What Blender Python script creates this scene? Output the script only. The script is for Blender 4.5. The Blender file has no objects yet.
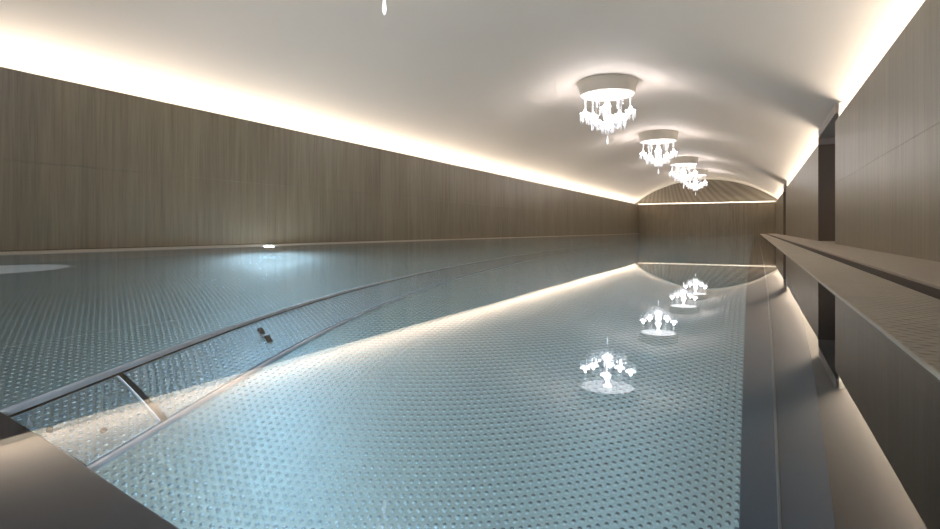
import bpy, bmesh, math, random
from mathutils import Vector, Matrix
random.seed(4)
PI = math.pi
S = bpy.context.scene
C = S.collection

# ------------------------------------------------------------------ dimensions (metres, water surface at z = 0)
XL, XR = -5.3, 0.85            # faces of the side walls
YN, YF = -3.0, 29.2            # faces of the end walls
HC = 1.473                     # top of the panelled walls (light cove)
SPR = 1.585                    # springing of the vault
APEX = 2.70
DEP = 1.6                      # pool depth
XE = 0.205                     # edge of the right ledge
XP = XL + 0.06                 # left pool side
YP0, YP1 = -0.8, YF - 0.04     # pool ends
XC = (XL + XR) / 2
R1 = (7.91, 9.93)              # the two recesses in the right wall
R2 = (19.9, 21.6)
TR = 0.20                      # cove trough behind a wall panel

# ------------------------------------------------------------------ material helpers
def new_mat(name):
    m = bpy.data.materials.new(name); m.use_nodes = True
    nt = m.node_tree
    return m, nt, nt.nodes['Principled BSDF']

def simple(name, col, rough=0.5, metal=0.0, spec=0.5):
    m, nt, b = new_mat(name)
    b.inputs['Base Color'].default_value = (*col, 1)
    b.inputs['Roughness'].default_value = rough
    b.inputs['Metallic'].default_value = metal
    b.inputs['Specular IOR Level'].default_value = spec
    return m

def emit(name, col, strength, base=0.8):
    m, nt, b = new_mat(name)
    b.inputs['Base Color'].default_value = (base, base, base, 1)
    b.inputs['Emission Color'].default_value = (*col, 1)
    b.inputs['Emission Strength'].default_value = strength
    return m

def N(nt, t, **kw):
    n = nt.nodes.new(t)
    for k, v in kw.items(): setattr(n, k, v)
    return n

def math_node(nt, op, a, b=None, c=None):
    n = N(nt, 'ShaderNodeMath', operation=op)
    for i, v in enumerate((a, b, c)):
        if v is None: continue
        if isinstance(v, (int, float)): n.inputs[i].default_value = v
        else: nt.links.new(v, n.inputs[i])
    return n.outputs[0]

def wood(name, dark, light, rough=0.36):
    m, nt, b = new_mat(name); L = nt.links
    tc = N(nt, 'ShaderNodeTexCoord')
    def streak(sx, sz, det):
        mp = N(nt, 'ShaderNodeMapping'); mp.inputs['Scale'].default_value = (sx, sx, sz)
        L.new(tc.outputs['Object'], mp.inputs[0])
        n = N(nt, 'ShaderNodeTexNoise'); n.inputs['Scale'].default_value = 1; n.inputs['Detail'].default_value = det
        n.inputs['Roughness'].default_value = 0.65
        L.new(mp.outputs[0], n.inputs['Vector']); return n.outputs['Fac']
    s1 = streak(22, 0.9, 5); s2 = streak(2.2, 0.35, 3); s3 = streak(90, 2.5, 2)
    v = math_node(nt, 'MULTIPLY_ADD', s1, 0.50, math_node(nt, 'MULTIPLY_ADD', s2, 0.35, math_node(nt, 'MULTIPLY', s3, 0.25)))
    r = N(nt, 'ShaderNodeValToRGB')
    r.color_ramp.elements[0].position = 0.36; r.color_ramp.elements[0].color = (*dark, 1)
    r.color_ramp.elements[1].position = 0.74; r.color_ramp.elements[1].color = (*light, 1)
    L.new(v, r.inputs[0]); L.new(r.outputs[0], b.inputs['Base Color'])
    b.inputs['Roughness'].default_value = rough
    b.inputs['Specular IOR Level'].default_value = 0.5
    bp = N(nt, 'ShaderNodeBump'); bp.inputs['Strength'].default_value = 0.25; bp.inputs['Distance'].default_value = 0.002
    L.new(s1, bp.inputs['Height']); L.new(bp.outputs[0], b.inputs['Normal'])
    return m

def dimple_height(nt, ax, ay, rad, axis_rot=0.0):
    """height field of nubs on two interleaved rectangular lattices of period ax * ay"""
    L = nt.links
    g = N(nt, 'ShaderNodeNewGeometry')
    sp = N(nt, 'ShaderNodeSeparateXYZ'); L.new(g.outputs['Position'], sp.inputs[0])
    ds = []
    for off in (0.0, 0.5):
        cx = math_node(nt, 'MULTIPLY_ADD', sp.outputs[0], 1 / ax, off + 500)
        cy = math_node(nt, 'MULTIPLY_ADD', sp.outputs[1], 1 / ay, off + 500)
        fx = math_node(nt, 'MULTIPLY', math_node(nt, 'SUBTRACT', math_node(nt, 'FRACT', cx), 0.5), ax)
        fy = math_node(nt, 'MULTIPLY', math_node(nt, 'SUBTRACT', math_node(nt, 'FRACT', cy), 0.5), ay)
        ds.append(math_node(nt, 'SQRT', math_node(nt, 'ADD', math_node(nt, 'MULTIPLY', fx, fx), math_node(nt, 'MULTIPLY', fy, fy))))
    d = math_node(nt, 'MINIMUM', ds[0], ds[1])
    mr = N(nt, 'ShaderNodeMapRange', interpolation_type='SMOOTHSTEP')
    L.new(d, mr.inputs['Value'])
    mr.inputs['From Min'].default_value = rad; mr.inputs['From Max'].default_value = rad * 0.12
    mr.inputs['To Min'].default_value = 0; mr.inputs['To Max'].default_value = 1
    sn = N(nt, 'ShaderNodeSeparateXYZ'); L.new(g.outputs['True Normal'], sn.inputs[0])
    return math_node(nt, 'MULTIPLY', mr.outputs[0], math_node(nt, 'GREATER_THAN', sn.outputs[2], 0.9))

def steel_dimpled(name, col, rough, metal, height=0.0035):
    m, nt, b = new_mat(name); L = nt.links
    h = dimple_height(nt, 0.0485, 0.028, 0.0092)
    bp = N(nt, 'ShaderNodeBump'); bp.inputs['Strength'].default_value = 1.0; bp.inputs['Distance'].default_value = height
    L.new(h, bp.inputs['Height']); L.new(bp.outputs[0], b.inputs['Normal'])
    no = N(nt, 'ShaderNodeTexNoise'); no.inputs['Scale'].default_value = 0.8; no.inputs['Detail'].default_value = 3
    tc = N(nt, 'ShaderNodeTexCoord'); L.new(tc.outputs['Object'], no.inputs['Vector'])
    mx = N(nt, 'ShaderNodeMix', data_type='RGBA')
    L.new(no.outputs['Fac'], mx.inputs['Factor'])
    mx.inputs['A'].default_value = (*[c * 0.92 for c in col], 1); mx.inputs['B'].default_value = (*[min(1, c * 1.08) for c in col], 1)
    L.new(mx.outputs['Result'], b.inputs['Base Color'])
    b.inputs['Roughness'].default_value = rough; b.inputs['Metallic'].default_value = metal
    return m

def stone_tile(name, col, bump=0.0012):
    m, nt, b = new_mat(name); L = nt.links
    h = dimple_height(nt, 0.034, 0.05, 0.012)
    bp = N(nt, 'ShaderNodeBump'); bp.inputs['Strength'].default_value = 1.0; bp.inputs['Distance'].default_value = bump
    L.new(h, bp.inputs['Height']); L.new(bp.outputs[0], b.inputs['Normal'])
    no = N(nt, 'ShaderNodeTexNoise'); no.inputs['Scale'].default_value = 6; no.inputs['Detail'].default_value = 6
    tc = N(nt, 'ShaderNodeTexCoord'); L.new(tc.outputs['Object'], no.inputs['Vector'])
    mx = N(nt, 'ShaderNodeMix', data_type='RGBA'); L.new(no.outputs['Fac'], mx.inputs['Factor'])
    mx.inputs['A'].default_value = (*[c * 0.82 for c in col], 1); mx.inputs['B'].default_value = (*[min(1, c * 1.15) for c in col], 1)
    L.new(mx.outputs['Result'], b.inputs['Base Color'])
    b.inputs['Roughness'].default_value = 0.55
    return m

def plaster(name, col, rough=0.75):
    m, nt, b = new_mat(name); L = nt.links
    no = N(nt, 'ShaderNodeTexNoise'); no.inputs['Scale'].default_value = 0.5; no.inputs['Detail'].default_value = 3
    tc = N(nt, 'ShaderNodeTexCoord'); L.new(tc.outputs['Object'], no.inputs['Vector'])
    mx = N(nt, 'ShaderNodeMix', data_type='RGBA'); L.new(no.outputs['Fac'], mx.inputs['Factor'])
    mx.inputs['A'].default_value = (*[c * 0.97 for c in col], 1); mx.inputs['B'].default_value = (*[min(1, c * 1.03) for c in col], 1)
    L.new(mx.outputs['Result'], b.inputs['Base Color'])
    b.inputs['Roughness'].default_value = rough
    b.inputs['Specular IOR Level'].default_value = 0.3
    return m

def water_mat():
    m, nt, b = new_mat('pool water'); L = nt.links
    b.inputs['Base Color'].default_value = (0.84, 0.95, 1.0, 1)
    b.inputs['Transmission Weight'].default_value = 1.0
    b.inputs['IOR'].default_value = 1.333
    b.inputs['Roughness'].default_value = 0.0
    tc = N(nt, 'ShaderNodeTexCoord')
    no = N(nt, 'ShaderNodeTexNoise'); no.inputs['Scale'].default_value = 1.1; no.inputs['Detail'].default_value = 1.0
    L.new(tc.outputs['Object'], no.inputs['Vector'])
    bp = N(nt, 'ShaderNodeBump'); bp.inputs['Strength'].default_value = 1.0; bp.inputs['Distance'].default_value = 0.0005
    L.new(no.outputs['Fac'], bp.inputs['Height']); L.new(bp.outputs[0], b.inputs['Normal'])
    return m

def lunette_mat():
    """fan of radiating slats, light and dark"""
    m, nt, b = new_mat('radiating slats'); L = nt.links
    g = N(nt, 'ShaderNodeNewGeometry'); sp = N(nt, 'ShaderNodeSeparateXYZ'); L.new(g.outputs['Position'], sp.inputs[0])
    dx = math_node(nt, 'SUBTRACT', sp.outputs[0], XC - 1.9)
    dz = math_node(nt, 'SUBTRACT', 4.6, sp.outputs[2])
    a = math_node(nt, 'ARCTAN2', dx, dz)
    s = math_node(nt, 'SINE', math_node(nt, 'MULTIPLY', a, 95))
    r = N(nt, 'ShaderNodeValToRGB')
    r.color_ramp.elements[0].position = 0.2; r.color_ramp.elements[0].color = (0.24, 0.20, 0.155, 1)
    r.color_ramp.elements[1].position = 0.8; r.color_ramp.elements[1].color = (0.30, 0.26, 0.205, 1)
    L.new(math_node(nt, 'MULTIPLY_ADD', s, 0.5, 0.5), r.inputs[0]); L.new(r.outputs[0], b.inputs['Base Color'])
    b.inputs['Roughness'].default_value = 0.6
    bp = N(nt, 'ShaderNodeBump'); bp.inputs['Distance'].default_value = 0.004
    L.new(s, bp.inputs['Height']); L.new(bp.outputs[0], b.inputs['Normal'])
    return m

def crystal_mat():
    m, nt, b = new_mat('lead crystal'); L = nt.links
    b.inputs['Base Color'].default_value = (0.93, 0.93, 0.95, 1); b.inputs['Roughness'].default_value = 0.08
    t = N(nt, 'ShaderNodeBsdfTranslucent'); t.inputs[0].default_value = (0.95, 0.95, 0.97, 1)
    mx = N(nt, 'ShaderNodeMixShader'); mx.inputs[0].default_value = 0.5
    L.new(b.outputs[0], mx.inputs[1]); L.new(t.outputs[0], mx.inputs[2])
    L.new(mx.outputs[0], nt.nodes['Material Output'].inputs['Surface'])
    return m

WARM = (1.0, 0.915, 0.79)
M = dict(
    wood=wood('grey brown panelling', (0.180, 0.144, 0.100), (0.360, 0.300, 0.208)),
    brown=simple('dark brown veneer', (0.21, 0.16, 0.13), 0.45),
    joint=simple('shadow gap', (0.085, 0.07, 0.055), 0.8), joint2=simple('dark shadow gap', (0.03, 0.025, 0.02), 0.8),
    plaster=plaster('vault plaster', (0.81, 0.715, 0.64)),
    cove=plaster('cove plaster', (0.80, 0.77, 0.70)),
    dimple=steel_dimpled('embossed stainless steel', (0.55, 0.80, 0.94), 0.26, 1.0, 0.0011),
    cover=steel_dimpled('embossed steel cover', (0.50, 0.70, 0.84), 0.26, 1.0, 0.0018),
    steel=simple('brushed stainless steel', (0.42, 0.46, 0.52), 0.28, 0.95),
    dsteel=simple('smooth steel with dark reflections', (0.040, 0.038, 0.045), 0.4, 0.4, 0.2),  # dark reflections of the surroundings put into the base colour
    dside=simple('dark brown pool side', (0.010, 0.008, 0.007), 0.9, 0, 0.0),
    bluesteel=simple('blue steel with dark reflections', (0.03, 0.075, 0.125), 0.4, 0.3, 0.2),  # blue tint, with dark reflections put into the base colour
    bsteel=simple('bright steel edge', (0.85, 0.89, 0.98), 0.35, 0.3),
    slot_shade=simple('slot shade lining', (0.16, 0.13, 0.105), 0.7),  # dark colour stands in for the shade inside the ledge slot
    gap=simple('dark gap', (0.02, 0.022, 0.035), 0.6),
    stone=stone_tile('stone ledge tile', (0.54, 0.47, 0.37), 0.005),
    stone2=plaster('honed stone', (0.50, 0.435, 0.35), 0.5),
    rim=simple('pale rim', (0.62, 0.52, 0.40), 0.5),
    water=water_mat(),
    slats=lunette_mat(),
    plate=simple('taupe lacquer', (0.62, 0.575, 0.51), 0.4),
    recess=simple('taupe recess paint', (0.42, 0.365, 0.33), 0.6),
    crystal=crystal_mat(),
    panel=emit('glowing panel', (1.0, 0.95, 0.98), 1.3, 0.15),
    bulb=emit('candle bulb', (1.0, 0.95, 0.95), 120),
    glow2=emit('added-glow crystal drop', (1.0, 0.97, 0.97), 1.3),  # finial drop: no lamp, its lit look is put in as emission
    glow=emit('added-glow crystal', (1.0, 0.97, 0.98), 5.5),  # stem and cups: their lit look is put in as emission
    strip=emit('light strip', WARM, 7),
    dimstrip=emit('dim light strip', WARM, 20),
    lens=emit('underwater lamp lens', (0.86, 0.93, 1.0), 1600), added_lens=emit('added lamp lens', (0.76, 0.89, 1.0), 450),  # the near one serves an added unseen lamp
    fitting=simple('dark fitting', (0.03, 0.03, 0.035), 0.5),
    oval_glow=emit('pale oval glow', (0.75, 0.9, 1.0), 0.3),
)

# ------------------------------------------------------------------ mesh helpers
def add_box(bm, x0, x1, y0, y1, z0, z1):
    vs = [bm.verts.new((x, y, z)) for z in (z0, z1) for x, y in ((x0, y0), (x1, y0), (x1, y1), (x0, y1))]
    for f in ((3, 2, 1, 0), (4, 5, 6, 7), (0, 1, 5, 4), (1, 2, 6, 5), (2, 3, 7, 6), (3, 0, 4, 7)):
        bm.faces.new([vs[i] for i in f])

def add_lathe(bm, prof, seg=24, cx=0, cy=0):
    rings = []
    for r, z in prof:
        if r < 1e-6: rings.append([bm.verts.new((cx, cy, z))])
        else: rings.append([bm.verts.new((cx + r * math.cos(2 * PI * k / seg), cy + r * math.sin(2 * PI * k / seg), z)) for k in range(seg)])
    for a, b in zip(rings, rings[1:]):
        for k in range(seg):
            k2 = (k + 1) % seg
            if len(a) == 1 and len(b) == 1: continue
            if len(a) == 1: bm.faces.new((a[0], b[k], b[k2]))
            elif len(b) == 1: bm.faces.new((a[k2], a[k], b[0]))
            else: bm.faces.new((a[k], b[k], b[k2], a[k2]))

def add_tube(bm, pts, r, seg=8):
    pts = [Vector(p) for p in pts]; rings = []
    for i, p in enumerate(pts):
        t = (pts[min(i + 1, len(pts) - 1)] - pts[max(i - 1, 0)]).normalized()
        u = t.cross(Vector((0, 0, 1)) if abs(t.z) < 0.95 else Vector((1, 0, 0))).normalized(); v = t.cross(u)
        rr = r[i] if isinstance(r, (list, tuple)) else r
        rings.append([bm.verts.new(p + rr * (math.cos(2 * PI * k / seg) * u + math.sin(2 * PI * k / seg) * v)) for k in range(seg)])
    for a, b in zip(rings, rings[1:]):
        for k in range(seg): bm.faces.new((a[k], a[(k + 1) % seg], b[(k + 1) % seg], b[k]))
    bm.faces.new(rings[0][::-1]); bm.faces.new(rings[-1])

def obj(name, bm, mat, parent=None, smooth=False, bevel=0, fix=True):
    if fix: bmesh.ops.recalc_face_normals(bm, faces=bm.faces)
    me = bpy.data.meshes.new(name); bm.to_mesh(me); bm.free()
    me.materials.append(mat)
    if smooth:
        for p in me.polygons: p.use_smooth = True
    o = bpy.data.objects.new(name, me); C.objects.link(o)
    if parent: o.parent = parent
    if bevel:
        md = o.modifiers.new('bevel', 'BEVEL'); md.width = bevel; md.segments = 3; md.limit_method = 'ANGLE'
    return o

def tag(o, label=None, cat=None, group=None, kind=None):
    if label: o['label'] = label
    if cat: o['category'] = cat
    if group: o['group'] = group
    if kind: o['kind'] = kind
    return o

def struct(name, bm, mat, label, cat, **kw):
    return tag(obj(name, bm, mat, **kw), label, cat, kind='structure')

def empty(name, loc, label, cat, group=None, rot=(0, 0, 0)):
    o = bpy.data.objects.new(name, None); C.objects.link(o); o.location = loc; o.rotation_euler = rot
    o.empty_display_size = 0.1
    return tag(o, label, cat, group)

# ------------------------------------------------------------------ panelled walls
G = 0.0009   # half a joint
def panel_rows(z0, z1):
    zm = 0.742
    return [(z0, zm - G), (zm + G, z1)] if z0 < zm < z1 else [(z0, z1)]

def splits(a, b, first, step):
    ys = [a]; y = first
    while y < b - 0.3:
        if y > a + 0.3: ys.append(y)
        y += step
    return ys + [b]

def wall_along_y(x, into, y0, y1, first, step, z0=-0.0):
    """panels with the visible face at x; 'into' points away from the room"""
    bm = bmesh.new(); ys = splits(y0, y1, first, step)
    for a, b in zip(ys, ys[1:]):
        for za, zb in panel_rows(z0, HC):
            xs = sorted((x, x + into * 0.03))
            add_box(bm, xs[0], xs[1], a + (G if a > y0 else 0), b - (G if b < y1 else 0), za, zb)
    return bm

def backing_along_y(bm, x, into, y0, y1, z0=0.0):
    xs = sorted((x + into * 0.03, x + into * 0.05)); add_box(bm, xs[0], xs[1], y0, y1, z0, HC - 0.012)

WL = struct('wall_left', wall_along_y(XL, -1, YN, YF, 2.07, 3.02, 0.02), M['wood'], 'long left wall of grey brown vertically grained panels', 'wall')
bm = bmesh.new(); backing_along_y(bm, XL, -1, YN, YF, 0.0); obj('wall_backing', bm, M['joint'], WL)

bm = bmesh.new()
SEG = [(YN, R1[0]), (R1[1], R2[0]), (R2[1], YF)]
for k, (a, b) in enumerate(SEG):
    bmk = wall_along_y(XR, 1, a, b, 99, 3.3, 0.02)
    me = bpy.data.meshes.new('t'); bmk.to_mesh(me); bmk.free(); bm.from_mesh(me); bpy.data.meshes.remove(me)
WR = struct('wall_right', bm, M['wood'], 'right wall of grey brown panels broken by two dark recesses', 'wall')
bm = bmesh.new()
for a, b in SEG: backing_along_y(bm, XR, 1, a, b, 0.0)
obj('wall_backing', bm, M['joint2'], WR)

def wall_along_x(y, into, x0, x1, step, z0):
    bm = bmesh.new(); xs = splits(x0, x1, x0 + step, step)
    for a, b in zip(xs, xs[1:]):
        for za, zb in panel_rows(z0, HC):
            ys = sorted((y, y + into * 0.03)); add_box(bm, a + (G if a > x0 else 0), b - (G if b < x1 else 0), ys[0], ys[1], za, zb)
    return bm
WB = struct('wall_back', wall_along_x(YF, 1, XL, XR, 3.08, 0.0), M['wood'], 'far end wall of grey brown panels under the arched lunette', 'wall')
bm = bmesh.new(); add_box(bm, XL, XR, YF + 0.03, YF + 0.05, 0.0, HC - 0.012); obj('wall_backing', bm, M['joint'], WB)
WF = struct('wall_front', wall_along_x(YN, -1, XL, XR, 3.08, 0.0), M['wood'], 'near end wall of grey brown panels behind the viewer', 'wall')
bm = bmesh.new(); add_box(bm, XL, XR, YN - 0.05, YN - 0.03, 0.0, HC - 0.012); obj('wall_backing', bm, M['joint'], WF)

# ------------------------------------------------------------------ vault, coves and lunettes
x0, x1 = XL - TR, XR + TR
half = (x1 - x0) / 2; rise = APEX - SPR; RAD = (half * half + rise * rise) / (2 * rise); zc = APEX - RAD
amax = math.asin(half / RAD); NA = 48
arc = [(XC + RAD * math.sin(-amax + 2 * amax * k / NA), zc + RAD * math.cos(-amax + 2 * amax * k / NA)) for k in range(NA + 1)]
bm = bmesh.new()
ya, yb = YN - TR, YF + 0.02
inner = [[bm.verts.new((x, y, z)) for x, z in arc] for y in (ya, yb)]
outer = [[bm.verts.new((x, y, z + 0.12)) for x, z in arc] for y in (ya, yb)]
for k in range(NA):
    bm.faces.new((inner[0][k], inner[0][k + 1], inner[1][k + 1], inner[1][k]))
    bm.faces.new((outer[0][k + 1], outer[0][k], outer[1][k], outer[1][k + 1]))
    for q in (0, 1): bm.faces.new((inner[q][k], inner[q][k + 1], outer[q][k + 1], outer[q][k]))
for k in (0, NA): bm.faces.new((inner[0][k], inner[1][k], outer[1][k], outer[0][k]))
o = struct('ceiling', bm, M['plaster'], 'smooth pale barrel vaulted plaster ceiling', 'ceiling')
for p in o.data.polygons: p.use_smooth = abs(p.normal.y) < 0.5
o.data.set_sharp_from_angle(angle=0.8)

def cove_y(name, x, into, y0, y1, label):
    bm = bmesh.new()
    xa, xb = x + into * 0.03, x + into * TR
    def bx(a, b, z0, z1): s = sorted((a, b)); add_box(bm, s[0], s[1], y0, y1, z0, z1)
    bx(x + into * 0.05, xb, HC - 0.10, HC - 0.08)
    bx(xb, xb + into * 0.03, HC - 0.10, SPR + 0.10)
    for q, yy in ((y0, y0), (y1, y1 - 0.015)):
        if YN < q < YF: s = sorted((xa, xb)); add_box(bm, s[0], s[1], yy, yy + 0.015, HC - 0.10, SPR + 0.10)
    return struct(name, bm, M['cove'], label, 'light cove')
def strip_y(x, into, y0, y1, label):
    bm = bmesh.new(); n = max(1, int((y1 - y0) / 0.6))
    s = sorted((x + into * 0.09, x + into * 0.12))
    for k in range(n):
        a = y0 + (y1 - y0) * k / n; b = y0 + (y1 - y0) * (k + 1) / n
        add_box(bm, s[0], s[1], a, b - 0.01, HC - 0.045, HC - 0.012)
    t = tag(obj('light_strip', bm, M['strip']), label, 'light strip', 'light strips along the wall tops')
    n = max(1, round((y1 - y0) / 5))            # added area lamps hidden in the trough brighten the middle of the vault
    for k in range(n):
        ln = (y1 - y0) / n
        li = bpy.data.lights.new('added_wash_lamp', 'AREA'); li.shape = 'RECTANGLE'; li.size = 0.03; li.size_y = ln
        li.energy = WASH * ln; li.color = WARM; li.spread = math.radians(140)
        lo = bpy.data.objects.new('added_wash_lamp', li); C.objects.link(lo); lo.parent = t
        lo.location = (x + into * 0.16, y0 + ln * (k + 0.5), HC - 0.02)
        d = Vector((-into * math.cos(math.radians(40)), 0, math.sin(math.radians(40))))
        zx = -d; yx = Vector((0, 1, 0)); xx = yx.cross(zx)
        lo.rotation_euler = Matrix((xx, yx, zx)).transposed().to_euler()
    return t
WASH = 3.9
cove_y('trim_1', XL, -1, YN - TR, YF + TR, 'white cove trough along the top of the left wall')
strip_y(XL, -1, 1.9, YF - 0.05, 'warm white light strip along the top of the long left wall')
words = ['nearest', 'middle', 'farthest']
for k, (a, b) in enumerate(SEG):
    cove_y('trim_%d' % (2 + k), XR, 1, a - TR if k == 0 else a + 0.052, b + TR if k == 2 else b - 0.052, 'white cove trough above the %s part of the right wall' % words[k])
    strip_y(XR, 1, max(a + 0.08, 3.2), b - 0.08, 'warm white light strip above the %s part of the right wall' % words[k])
for nm, y, into, lab in (('trim_5', YF, 1, 'far end'), ('trim_6', YN, -1, 'near end')):
    bm = bmesh.new()
    def bx(a, b, z0, z1): s = sorted((a, b)); add_box(bm, XL - 0.02, XR + 0.02, s[0], s[1], z0, z1)
    bx(y + into * 0.05, y + into * TR, HC - 0.10, HC - 0.08)
    bx(y + into * (TR - 0.02), y + into * TR, HC - 0.08, HC + 0.06)
    struct(nm, bm, M['cove'], 'white cove trough along the top of the %s wall' % lab, 'light cove')
    bm = bmesh.new(); s = sorted((y + into * 0.15, y + into * 0.18))
    for k in range(10 if into > 0 else 0):
        a = XL + 0.1 + (XR - XL - 0.2) * k / 10; add_box(bm, a, a + (XR - XL - 0.2) / 10 - 0.01, s[0], s[1], HC - 0.045, HC - 0.012)
    if into > 0: tag(obj('light_strip', bm, M['dimstrip']), 'warm white light strip along the top of the %s wall' % lab, 'light strip', 'light strips along the wall tops')
    # lunette closing the vault
    bm = bmesh.new(); yy = y + into * TR
    for q in (0, 0.04 * into):
        lo = [bm.verts.new((x, yy + q, HC - 0.10)) for x, z in arc]; hi = [bm.verts.new((x, yy + q, z + 0.06)) for x, z in arc]
        for k in range(NA): bm.faces.new((lo[k], lo[k + 1], hi[k + 1], hi[k]))
    struct('trim_7' if into > 0 else 'trim_8', bm, M['slats'], 'arched lunette of radiating brown slats on the %s wall' % lab, 'lunette', fix=False)
# white rib where the vault meets the far lunette
bm = bmesh.new(); prev = None
for x, z in arc:
    a = math.atan2(x - XC, z - zc); q = (math.sin(a), math.cos(a))
    sec = [bm.verts.new((x - q[0] * d, y, z - q[1] * d)) for d, y in ((-0.02, YF + 0.02), (0.07, YF + 0.02), (0.07, YF + 0.07), (-0.02, YF + 0.07))]
    if prev:
        for k in range(4): bm.faces.new((prev[k], prev[(k + 1) % 4], sec[(k + 1) % 4], sec[k]))
    prev = sec
struct('trim_9', bm, M['cove'], 'thin white arched rib framing the far lunette', 'rib')

# ------------------------------------------------------------------ recesses in the right wall
for k, (a, b) in enumerate((R1, R2)):
    which = ('nearer', 'farther')[k]
    X2 = XR + 0.62
    bm = bmesh.new()
    add_box(bm, X2, X2 + 0.04, a - 0.05, b + 0.05, 0.0, SPR + 0.03)                 # back
    add_box(bm, XR + 0.05, X2, a - 0.05, a, 0.0, SPR)                               # near reveal
    add_box(bm, XR + 0.004, X2, b, b + 0.05, HC + 0.002, SPR)                        # upper part of far reveal
    add_box(bm, XR + 0.004, X2, a + 0.001, b - 0.001, SPR - 0.012, SPR + 0.11)       # soffit
    struct('wall_recess', bm, M['recess'], 'plain recess in the right wall, the %s of two' % which, 'recess')
    bm = bmesh.new(); add_box(bm, XR + 0.002, X2, b, b + 0.045, 0.021, HC)
    d = struct('door_%d' % (k + 1), bm, M['brown'], 'dark brown door panel closing the %s recess' % which, 'door')
    bm = bmesh.new(); add_box(bm, XR + 0.003, XR + 0.05, b - 0.012, b, 0.021, HC - 0.02)
    obj('door_frame', bm, M['brown'], d, bevel=0.003)

# ------------------------------------------------------------------ pool basin
XF0, XF1 = -0.043, 0.065
Y1A, Y1B = 0.95, 1.08        # near end of the embossed floor at X = -2.23 and X = -1.5
sl = (Y1B - Y1A) / (2.23 - 1.5)
def nearY(x): return Y1A + (x + 2.23) * sl
XL1, XL2 = -2.235, -1.865
def floor_quad(bm, xa, xb, z, y1=YP1):
    vs = [(xa, nearY(xa)), (xb, nearY(xb)), (xb, y1), (xa, y1)]
    top = [bm.verts.new((x, y, z)) for x, y in vs]; bot = [bm.verts.new((x, y, z - 0.04)) for x, y in vs]
    bm.faces.new(top); bm.faces.new(bot[::-1])
    for k in range(4): bm.faces.new((top[k], bot[k], bot[(k + 1) % 4], top[(k + 1) % 4]))
bm = bmesh.new()
floor_quad(bm, XP, XL1 - 0.015, -DEP); floor_quad(bm, XL2 + 0.012, XF0, -DEP)
struct('floor', bm, M['dimple'], 'pool floor of blue stainless steel embossed with nubs', 'pool floor')
# smooth steel border, dark reflections in its colour: right, near end; bed under channel
bm = bmesh.new()
add_box(bm, XF0, XE + 0.02, YP0, YP1, -DEP - 0.05, -DEP + 0.004)
struct('trim_17', bm, M['bluesteel'], 'smooth blue steel border with dark reflections in its colour along the right of the pool floor', 'pool border', bevel=0.003)
bm = bmesh.new()
vs = [(XP, YP0), (XF0, YP0), (XF0, nearY(XF0)), (XP, nearY(XP))]
top = [bm.verts.new((x, y, -DEP + 0.02)) for x, y in vs]; bot = [bm.verts.new((x, y, -DEP - 0.05)) for x, y in vs]
bm.faces.new(top)
for k in range(4): bm.faces.new((top[k], bot[k], bot[(k + 1) % 4], top[(k + 1) % 4]))
o = struct('trim_10', bm, M['dsteel'], 'smooth steel border with dark reflections in its colour at the near end of the pool floor', 'pool border', bevel=0.006)
bm = bmesh.new(); add_box(bm, XP, XE, nearY(XP) - 0.2, YP1, -DEP - 0.09, -DEP - 0.06)
struct('trim_11', bm, M['gap'], 'dark bed under the floor channel covers', 'channel bed')
# pool sides
bm = bmesh.new()
add_box(bm, XP - 0.05, XP, YP0, YP1, -DEP - 0.1, -0.0)
struct('wall_pool_left', bm, M['steel'], 'smooth steel side of the pool below the left wall', 'pool side')
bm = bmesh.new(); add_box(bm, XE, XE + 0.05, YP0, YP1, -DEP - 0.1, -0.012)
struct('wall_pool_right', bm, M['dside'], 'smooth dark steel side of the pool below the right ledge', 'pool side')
bm = bmesh.new(); add_box(bm, XP - 0.05, XE + 0.05, YP1, YP1 + 0.04, -DEP - 0.1, 0.0)
struct('wall_pool_back', bm, M['steel'], 'smooth steel far end of the pool', 'pool side')
bm = bmesh.new(); add_box(bm, XP - 0.05, XE + 0.05, YP0 - 0.05, YP0, -DEP - 0.1, -0.0)
struct('wall_pool_front', bm, M['dsteel'], 'smooth steel near end of the pool with dark reflections in its colour', 'pool side')
# weld bead along the right border
bm = bmesh.new(); add_tube(bm, [(XF1, YP0 + 0.01, -DEP + 0.012), (XF1, YP1 - 0.01, -DEP + 0.012)], 0.0045, 10)
struct('trim_12', bm, M['steel'], 'thin bright steel bead along the right border of the pool floor', 'bead', smooth=True)
# raised lips either side of the channel
bm = bmesh.new(); n = 10
sec = [(-0.02 + 0.04 * k / n, 0.02 * math.sin(PI * k / n)) for k in range(n + 1)]
ya, yb = nearY(XL1), YP1 - 0.01
r0 = [bm.verts.new((XL1 + x, ya, -DEP + z)) for x, z in sec]; r1 = [bm.verts.new((XL1 + x, yb, -DEP + z)) for x, z in sec]
for k in range(n): bm.faces.new((r0[k], r0[k + 1], r1[k + 1], r1[k]))
bm.faces.new(r0); bm.faces.new(r1)
struct('trim_13', bm, M['bsteel'], 'rounded bright steel lip on the left of the floor channel', 'channel lip')
bm = bmesh.new(); add_box(bm, XL2 + 0.0, XL2 + 0.012, nearY(XL2), YP1 - 0.01, -DEP - 0.03, -DEP + 0.012)
struct('trim_14', bm, M['bsteel'], 'narrow bright steel lip on the right of the floor channel', 'channel lip', bevel=0.004)
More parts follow.
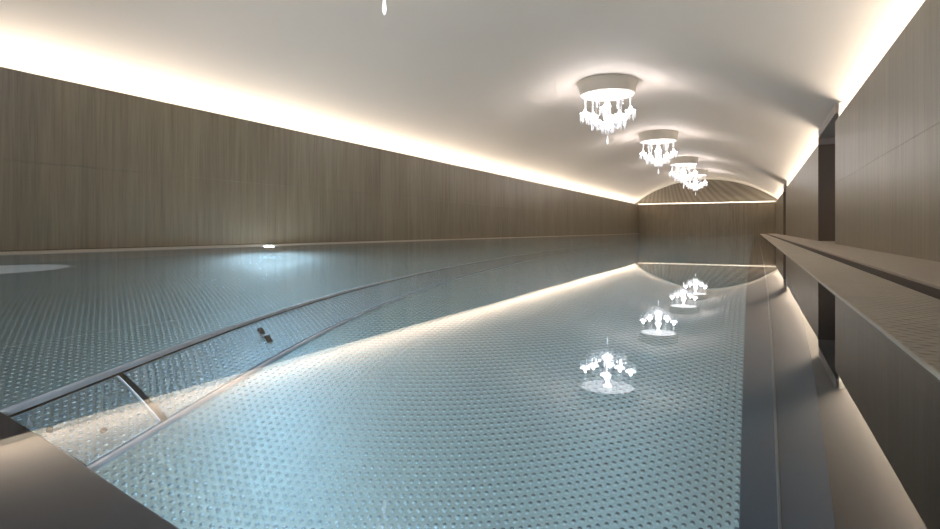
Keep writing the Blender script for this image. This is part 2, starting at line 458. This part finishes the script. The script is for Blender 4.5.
# channel covers
JA, JB = 1.325, 1.285
def cover(y0a, y0b, y1, label, y1b=None):
    y1a = y1; y1b = y1 if y1b is None else y1b
    bm = bmesh.new(); xa, xb = XL1 + 0.031, XL2 - 0.014
    vs = [(xa, y0a), (xb, y0b), (xb, y1b), (xa, y1a)]
    top = [bm.verts.new((x, y, -DEP)) for x, y in vs]; bot = [bm.verts.new((x, y, -DEP - 0.06)) for x, y in vs]
    bm.faces.new(top); bm.faces.new(bot[::-1])
    for k in range(4): bm.faces.new((top[k], bot[k], bot[(k + 1) % 4], top[(k + 1) % 4]))
    return tag(obj('channel_cover', bm, M['cover'], bevel=0.004), label, 'channel cover', 'channel covers in the pool floor')
ca = cover(nearY(XL1) + 0.01, nearY(XL2) + 0.01, JA - 0.008, 'short embossed steel channel cover at the dark near border of the pool', JB - 0.008)
bm = bmesh.new(); add_tube(bm, [(XL1 + 0.04, JA - 0.013, -DEP), (XL2 - 0.018, JB - 0.013, -DEP)], 0.005, 8)
tag(obj('edge_strip', bm, M['bsteel'], ca), 'bright steel edge strip')
for x, y in ((-2.08, 1.02), (-1.97, 1.13)):
    bm = bmesh.new(); add_lathe(bm, [(0, -DEP + 0.006), (0.009, -DEP + 0.005), (0.011, -DEP)], 12, x, y); obj('bolt', bm, M['fitting'], ca)
cover(JA + 0.012, JB + 0.012, YP1 - 0.02, 'long embossed steel channel cover running to the far end of the pool')
# small fittings standing on the cover
def fitting(x, y, rot, label):
    t = empty('floor_fitting', (x, y, -DEP), label, 'fitting', 'dark fittings on the channel cover', (0, 0, rot))
    bm = bmesh.new(); add_box(bm, -0.032, 0.032, -0.012, 0.012, 0, 0.008); obj('base_plate', bm, M['fitting'], t, bevel=0.002)
    bm = bmesh.new()
    vs = [(-0.028, 0.008), (0.028, 0.008), (0.010, 0.034), (-0.006, 0.034)]
    f = [bm.verts.new((x_, -0.006, z_)) for x_, z_ in vs]; g = [bm.verts.new((x_, 0.006, z_)) for x_, z_ in vs]
    bm.faces.new(f); bm.faces.new(g[::-1])
    for k in range(4): bm.faces.new((f[k], g[k], g[(k + 1) % 4], f[(k + 1) % 4]))
    obj('upright', bm, M['fitting'], t)
fitting(-2.10, 1.93, -0.5, 'small dark fitting on the channel cover, the upper left of a close pair')
fitting(-2.01, 1.89, -0.5, 'small dark fitting on the channel cover, the lower right of a close pair')
bm = bmesh.new(); add_lathe(bm, [(0, -DEP + 0.05), (0.004, -DEP + 0.03), (0.009, -DEP)], 10, -2.13, 0.985)  # tiny bright cone standing on the short cover
tag(obj('bright_cone', bm, M['bsteel'], smooth=True), 'tiny bright pointed peg on the short channel cover', 'cone')
# large pale oval disc, its glow put in as emission
t = empty('glowing_oval', (-4.84, 2.02, -DEP), 'large pale oval glowing disc on the pool floor by the left wall', 'floor light')
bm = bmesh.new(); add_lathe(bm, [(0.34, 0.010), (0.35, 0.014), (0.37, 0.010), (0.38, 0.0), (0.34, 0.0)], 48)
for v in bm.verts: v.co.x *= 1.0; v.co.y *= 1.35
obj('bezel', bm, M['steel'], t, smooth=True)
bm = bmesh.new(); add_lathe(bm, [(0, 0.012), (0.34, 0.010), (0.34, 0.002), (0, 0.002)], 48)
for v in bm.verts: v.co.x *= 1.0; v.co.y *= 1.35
obj('lens', bm, M['oval_glow'], t)
# underwater lamp on the left pool side and an added unseen one behind
LAMPZ = -0.42
def lamp(y, label, x=XP, ang=1.70, rz=0.0, lens='lens', group='underwater lamps in the pool side'):
    t = empty('underwater_lamp', (x, y, LAMPZ), label, 'underwater lamp', group, (0, ang, rz))
    bm = bmesh.new(); add_lathe(bm, [(0.075, 0.012), (0.082, 0.018), (0.10, 0.016), (0.11, 0.006), (0.11, 0.0), (0.075, 0.0)], 32); obj('bezel', bm, M['steel'], t, smooth=True)
    bm = bmesh.new(); add_lathe(bm, [(0, 0.017), (0.05, 0.0155), (0.075, 0.012), (0.075, 0.002), (0, 0.002)], 32); obj('lens', bm, M[lens], t, smooth=True)
    return t
lamp(4.92, 'round bright underwater lamp in the left pool side')
lamp(YP0, 'added unseen underwater lamp in the near end of the pool, lighting the floor', -0.95, 1.75, PI / 2, 'added_lens')  # unseen lamp added to light the floor nubs

# water
bm = bmesh.new()
nx, ny = 4, 24
grid = [[bm.verts.new((XP + (XE - XP) * i / nx, YP0 + (YP1 - YP0) * j / ny, 0)) for i in range(nx + 1)] for j in range(ny + 1)]
for j in range(ny):
    for i in range(nx): bm.faces.new((grid[j][i], grid[j][i + 1], grid[j + 1][i + 1], grid[j + 1][i]))
o = obj('pool_water', bm, M['water'], fix=False)
tag(o, 'still clear pool water mirroring the walls and chandeliers', 'water', kind='stuff')

# ------------------------------------------------------------------ rims, ledge and deck
bm = bmesh.new(); add_box(bm, XL - 0.05, XP, YP0, YF, 0.0, 0.014)
struct('trim_15', bm, M['rim'], 'thin pale rim at the foot of the left wall', 'pool rim', bevel=0.003)
bm = bmesh.new(); add_box(bm, XE, 0.425, YN, YF, -0.012, 0.006)
struct('floor_ledge', bm, M['stone'], 'pale stone ledge with raised nubs along the right pool edge', 'ledge', bevel=0.003)
bm = bmesh.new(); add_box(bm, 0.43, 0.50, YN, YF, -0.10, -0.075); add_box(bm, 0.484, 0.4895, YN, YF, -0.075, 0.008)  # thin upright box is a dark strip standing in for slot shade
struct('trim_16', bm, M['slot_shade'], 'drain slot along the right ledge with its shade put in as a dark lining', 'drain slot')
bm = bmesh.new(); add_box(bm, 0.49, XR + 0.7, YN, YF, -0.10, 0.020)
struct('floor_deck', bm, M['stone2'], 'flat stone walkway strip at the foot of the right wall', 'walkway', bevel=0.004)
bm = bmesh.new(); add_box(bm, XL, XE, YN, YP0, -0.05, 0.012)
struct('floor_near_deck', bm, M['stone'], 'stone deck at the near end of the pool', 'deck')

# ------------------------------------------------------------------ chandeliers (origin on the vault, hanging down)
PZ = -0.235      # underside of the plate
def make_chandelier():
    t = empty('chandelier', (0, 0, 0), 'x', 'chandelier', 'crystal chandeliers along the vault')
    bm = bmesh.new(); add_lathe(bm, [(0, 0.02), (0.485, 0.02), (0.485, -0.03), (0.455, PZ + 0.01), (0.447, PZ), (0.43, PZ), (0.43, PZ + 0.01), (0, PZ + 0.01)], 64)
    obj('ceiling_plate', bm, M['plate'], t)
    bm = bmesh.new(); add_lathe(bm, [(0, PZ), (0.428, PZ), (0.428, PZ + 0.008), (0, PZ + 0.008)], 64)
    lp = obj('light_panel', bm, M['panel'], t)
    for k in range(8):
        a = 2 * PI * (k + 0.5) / 8
        bm = bmesh.new(); add_lathe(bm, [(0, PZ - 0.006), (0.014, PZ - 0.006), (0.020, PZ)], 12, 0.33 * math.cos(a), 0.33 * math.sin(a)); obj('ceiling_hook', bm, M['plate'], lp)
    # turned stem
    prof = [(0.0, PZ), (0.07, PZ), (0.065, PZ - 0.02), (0.03, PZ - 0.05), (0.028, PZ - 0.12), (0.05, PZ - 0.15), (0.06, PZ - 0.19), (0.04, PZ - 0.23),
            (0.03, PZ - 0.28), (0.055, PZ - 0.32), (0.075, PZ - 0.36), (0.06, PZ - 0.40), (0.035, PZ - 0.43), (0.09, PZ - 0.47), (0.10, PZ - 0.50), (0.06, PZ - 0.55), (0.0, PZ - 0.58)]
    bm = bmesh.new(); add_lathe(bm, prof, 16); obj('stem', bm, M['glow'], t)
    # finial on a fine chain
    bm = bmesh.new(); add_tube(bm, [(0, 0, PZ - 0.57), (0, 0, PZ - 0.70)], 0.004, 6)
    fch = obj('finial_chain', bm, M['crystal'], t)
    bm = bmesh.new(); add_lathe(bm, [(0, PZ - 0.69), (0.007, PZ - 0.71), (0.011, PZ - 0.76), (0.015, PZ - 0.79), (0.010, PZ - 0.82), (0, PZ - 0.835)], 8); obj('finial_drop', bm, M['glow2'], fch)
    # a prism mesh shared by every hanging drop
    def prism_bm(L):
        b = bmesh.new(); add_lathe(b, [(0, 0), (0.006, -0.006), (0.003, -0.02), (0.008, -0.03), (0.012, -L * 0.72), (0.0, -L)], 6); return b
    proto = None; short = None
    for k in range(8):
        ang = 2 * PI * (k + 0.18) / 8
        low = k % 2
        rr = 0.375 if not low else 0.30
        zt = PZ - (0.30 if not low else 0.40)         # height of the cup
        ca, sa = math.cos(ang), math.sin(ang)
        P = lambda r, z: (r * ca, r * sa, z)
        bm = bmesh.new()
        pts = []
        for i in range(13):
            u = i / 12; r = 0.05 + (rr - 0.05) * u
            z = (PZ - 0.45) * (1 - u) + (zt - 0.03) * u - 0.10 * math.sin(PI * u) + (0.03 * math.sin(2 * PI * u))
            pts.append(P(r, z))
        add_tube(bm, pts, 0.011, 8)
        arm = obj('arm', bm, M['crystal'], t, smooth=True)
        cx, cy = rr * ca, rr * sa
        bm = bmesh.new(); add_lathe(bm, [(0, zt - 0.035), (0.02, zt - 0.035), (0.05, zt - 0.022), (0.082, zt + 0.005), (0.086, zt + 0.022), (0.076, zt + 0.012), (0.045, zt - 0.012), (0, zt - 0.02)], 16, cx, cy)
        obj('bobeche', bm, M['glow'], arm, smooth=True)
        bm = bmesh.new(); add_lathe(bm, [(0, zt - 0.018), (0.018, zt - 0.015), (0.020, zt + 0.02), (0.023, zt + 0.04), (0.016, zt + 0.07), (0, zt + 0.09)], 10, cx, cy)
        obj('candle_bulb', bm, M['bulb'], arm, smooth=True)
        bm = bmesh.new(); add_tube(bm, [(cx, cy, zt + 0.085), (cx, cy, PZ + 0.002)], 0.0035, 6)
        obj('suspension_rod', bm, M['crystal'], arm)
        for j in range(7):
            b = 2 * PI * j / 7 + ang
            if proto is None:
                pr = obj('crystal_prism', prism_bm(0.15), M['crystal'], arm); proto = pr
            else:
                pr = proto.copy(); C.objects.link(pr); pr.parent = arm
            pr.location = (cx + 0.076 * math.cos(b), cy + 0.076 * math.sin(b), zt + 0.006)
            pr.rotation_euler = (0, 0, b); pr.scale = (1, 1, 0.75 + 0.5 * random.random())
    # skirt of drops round the central bowl
    for j in range(12):
        b = 2 * PI * j / 12
        pr = proto.copy(); C.objects.link(pr); pr.parent = t; pr.location = (0.095 * math.cos(b), 0.095 * math.sin(b), PZ - 0.49); pr.rotation_euler = (0, 0, b); pr.scale = (1.1, 1.1, 1.15)
    # strings of beads hanging from the plate
    for j in range(16):
        b = 2 * PI * (j + 0.5) / 16; r = 0.40 if j % 2 else 0.25
        bm = bmesh.new(); z = PZ + 0.001; Lb = 0.16 + 0.05 * (j % 3)
        prof = [(0.0, z)]
        for i in range(4):
            za = z - 0.004 - Lb * i / 4; zb = z - Lb * (i + 1) / 4
            prof += [(0.003, za), (0.0035, zb + 0.022), (0.010, zb + 0.011), (0.003, zb)]
        prof.append((0, z - Lb - 0.004))
        add_lathe(bm, prof, 6, r * math.cos(b), r * math.sin(b)); obj('bead_string', bm, M['crystal'], t)
    return t
def copy_tree(o, parent=None):
    c = o.copy(); C.objects.link(c)
    if parent: c.parent = parent
    for ch in list(o.children): copy_tree(ch, c)
    return c
base = make_chandelier()
spots = [(9.5, 'nearest crystal chandelier fully in view, under the pale vault'),
         (15.1, 'second crystal chandelier in view, just beyond the largest one'),
         (20.8, 'third crystal chandelier in view, overlapping the farthest one'),
         (25.2, 'farthest and smallest crystal chandelier, in front of the brown lunette'),
         (3.1, 'crystal chandelier cut off at the top edge, only its tip in view')]
for k, (y, lab) in enumerate(spots):
    o = base if k == 0 else copy_tree(base)
    o.location = (XC, y, APEX); o['label'] = lab

# ------------------------------------------------------------------ camera, world, view
W = bpy.data.worlds.new('world'); S.world = W; W.use_nodes = True
W.node_tree.nodes['Background'].inputs[0].default_value = (0.0, 0.0, 0.0, 1)
cam = bpy.data.cameras.new('camera'); co = bpy.data.objects.new('camera', cam); C.objects.link(co)
cam.sensor_width = 36; cam.sensor_fit = 'HORIZONTAL'; cam.lens = 560 / 940 * 36
cam.shift_y = -(264.5 - 230) / 940
cam.clip_start = 0.02; cam.clip_end = 200
co.location = (0, 0, 0.185); co.rotation_euler = (PI / 2, 0, math.atan(285 / 560))
S.camera = co
S.view_settings.view_transform = 'Standard'; S.view_settings.look = 'None'
S.view_settings.gamma = 1; S.view_settings.use_curve_mapping = False
S.view_settings.exposure = 0.15
S.cycles.max_bounces = 14; S.cycles.transmission_bounces = 10; S.cycles.glossy_bounces = 6; S.cycles.diffuse_bounces = 6
S.cycles.sample_clamp_indirect = 8
S.cycles.use_denoising = True
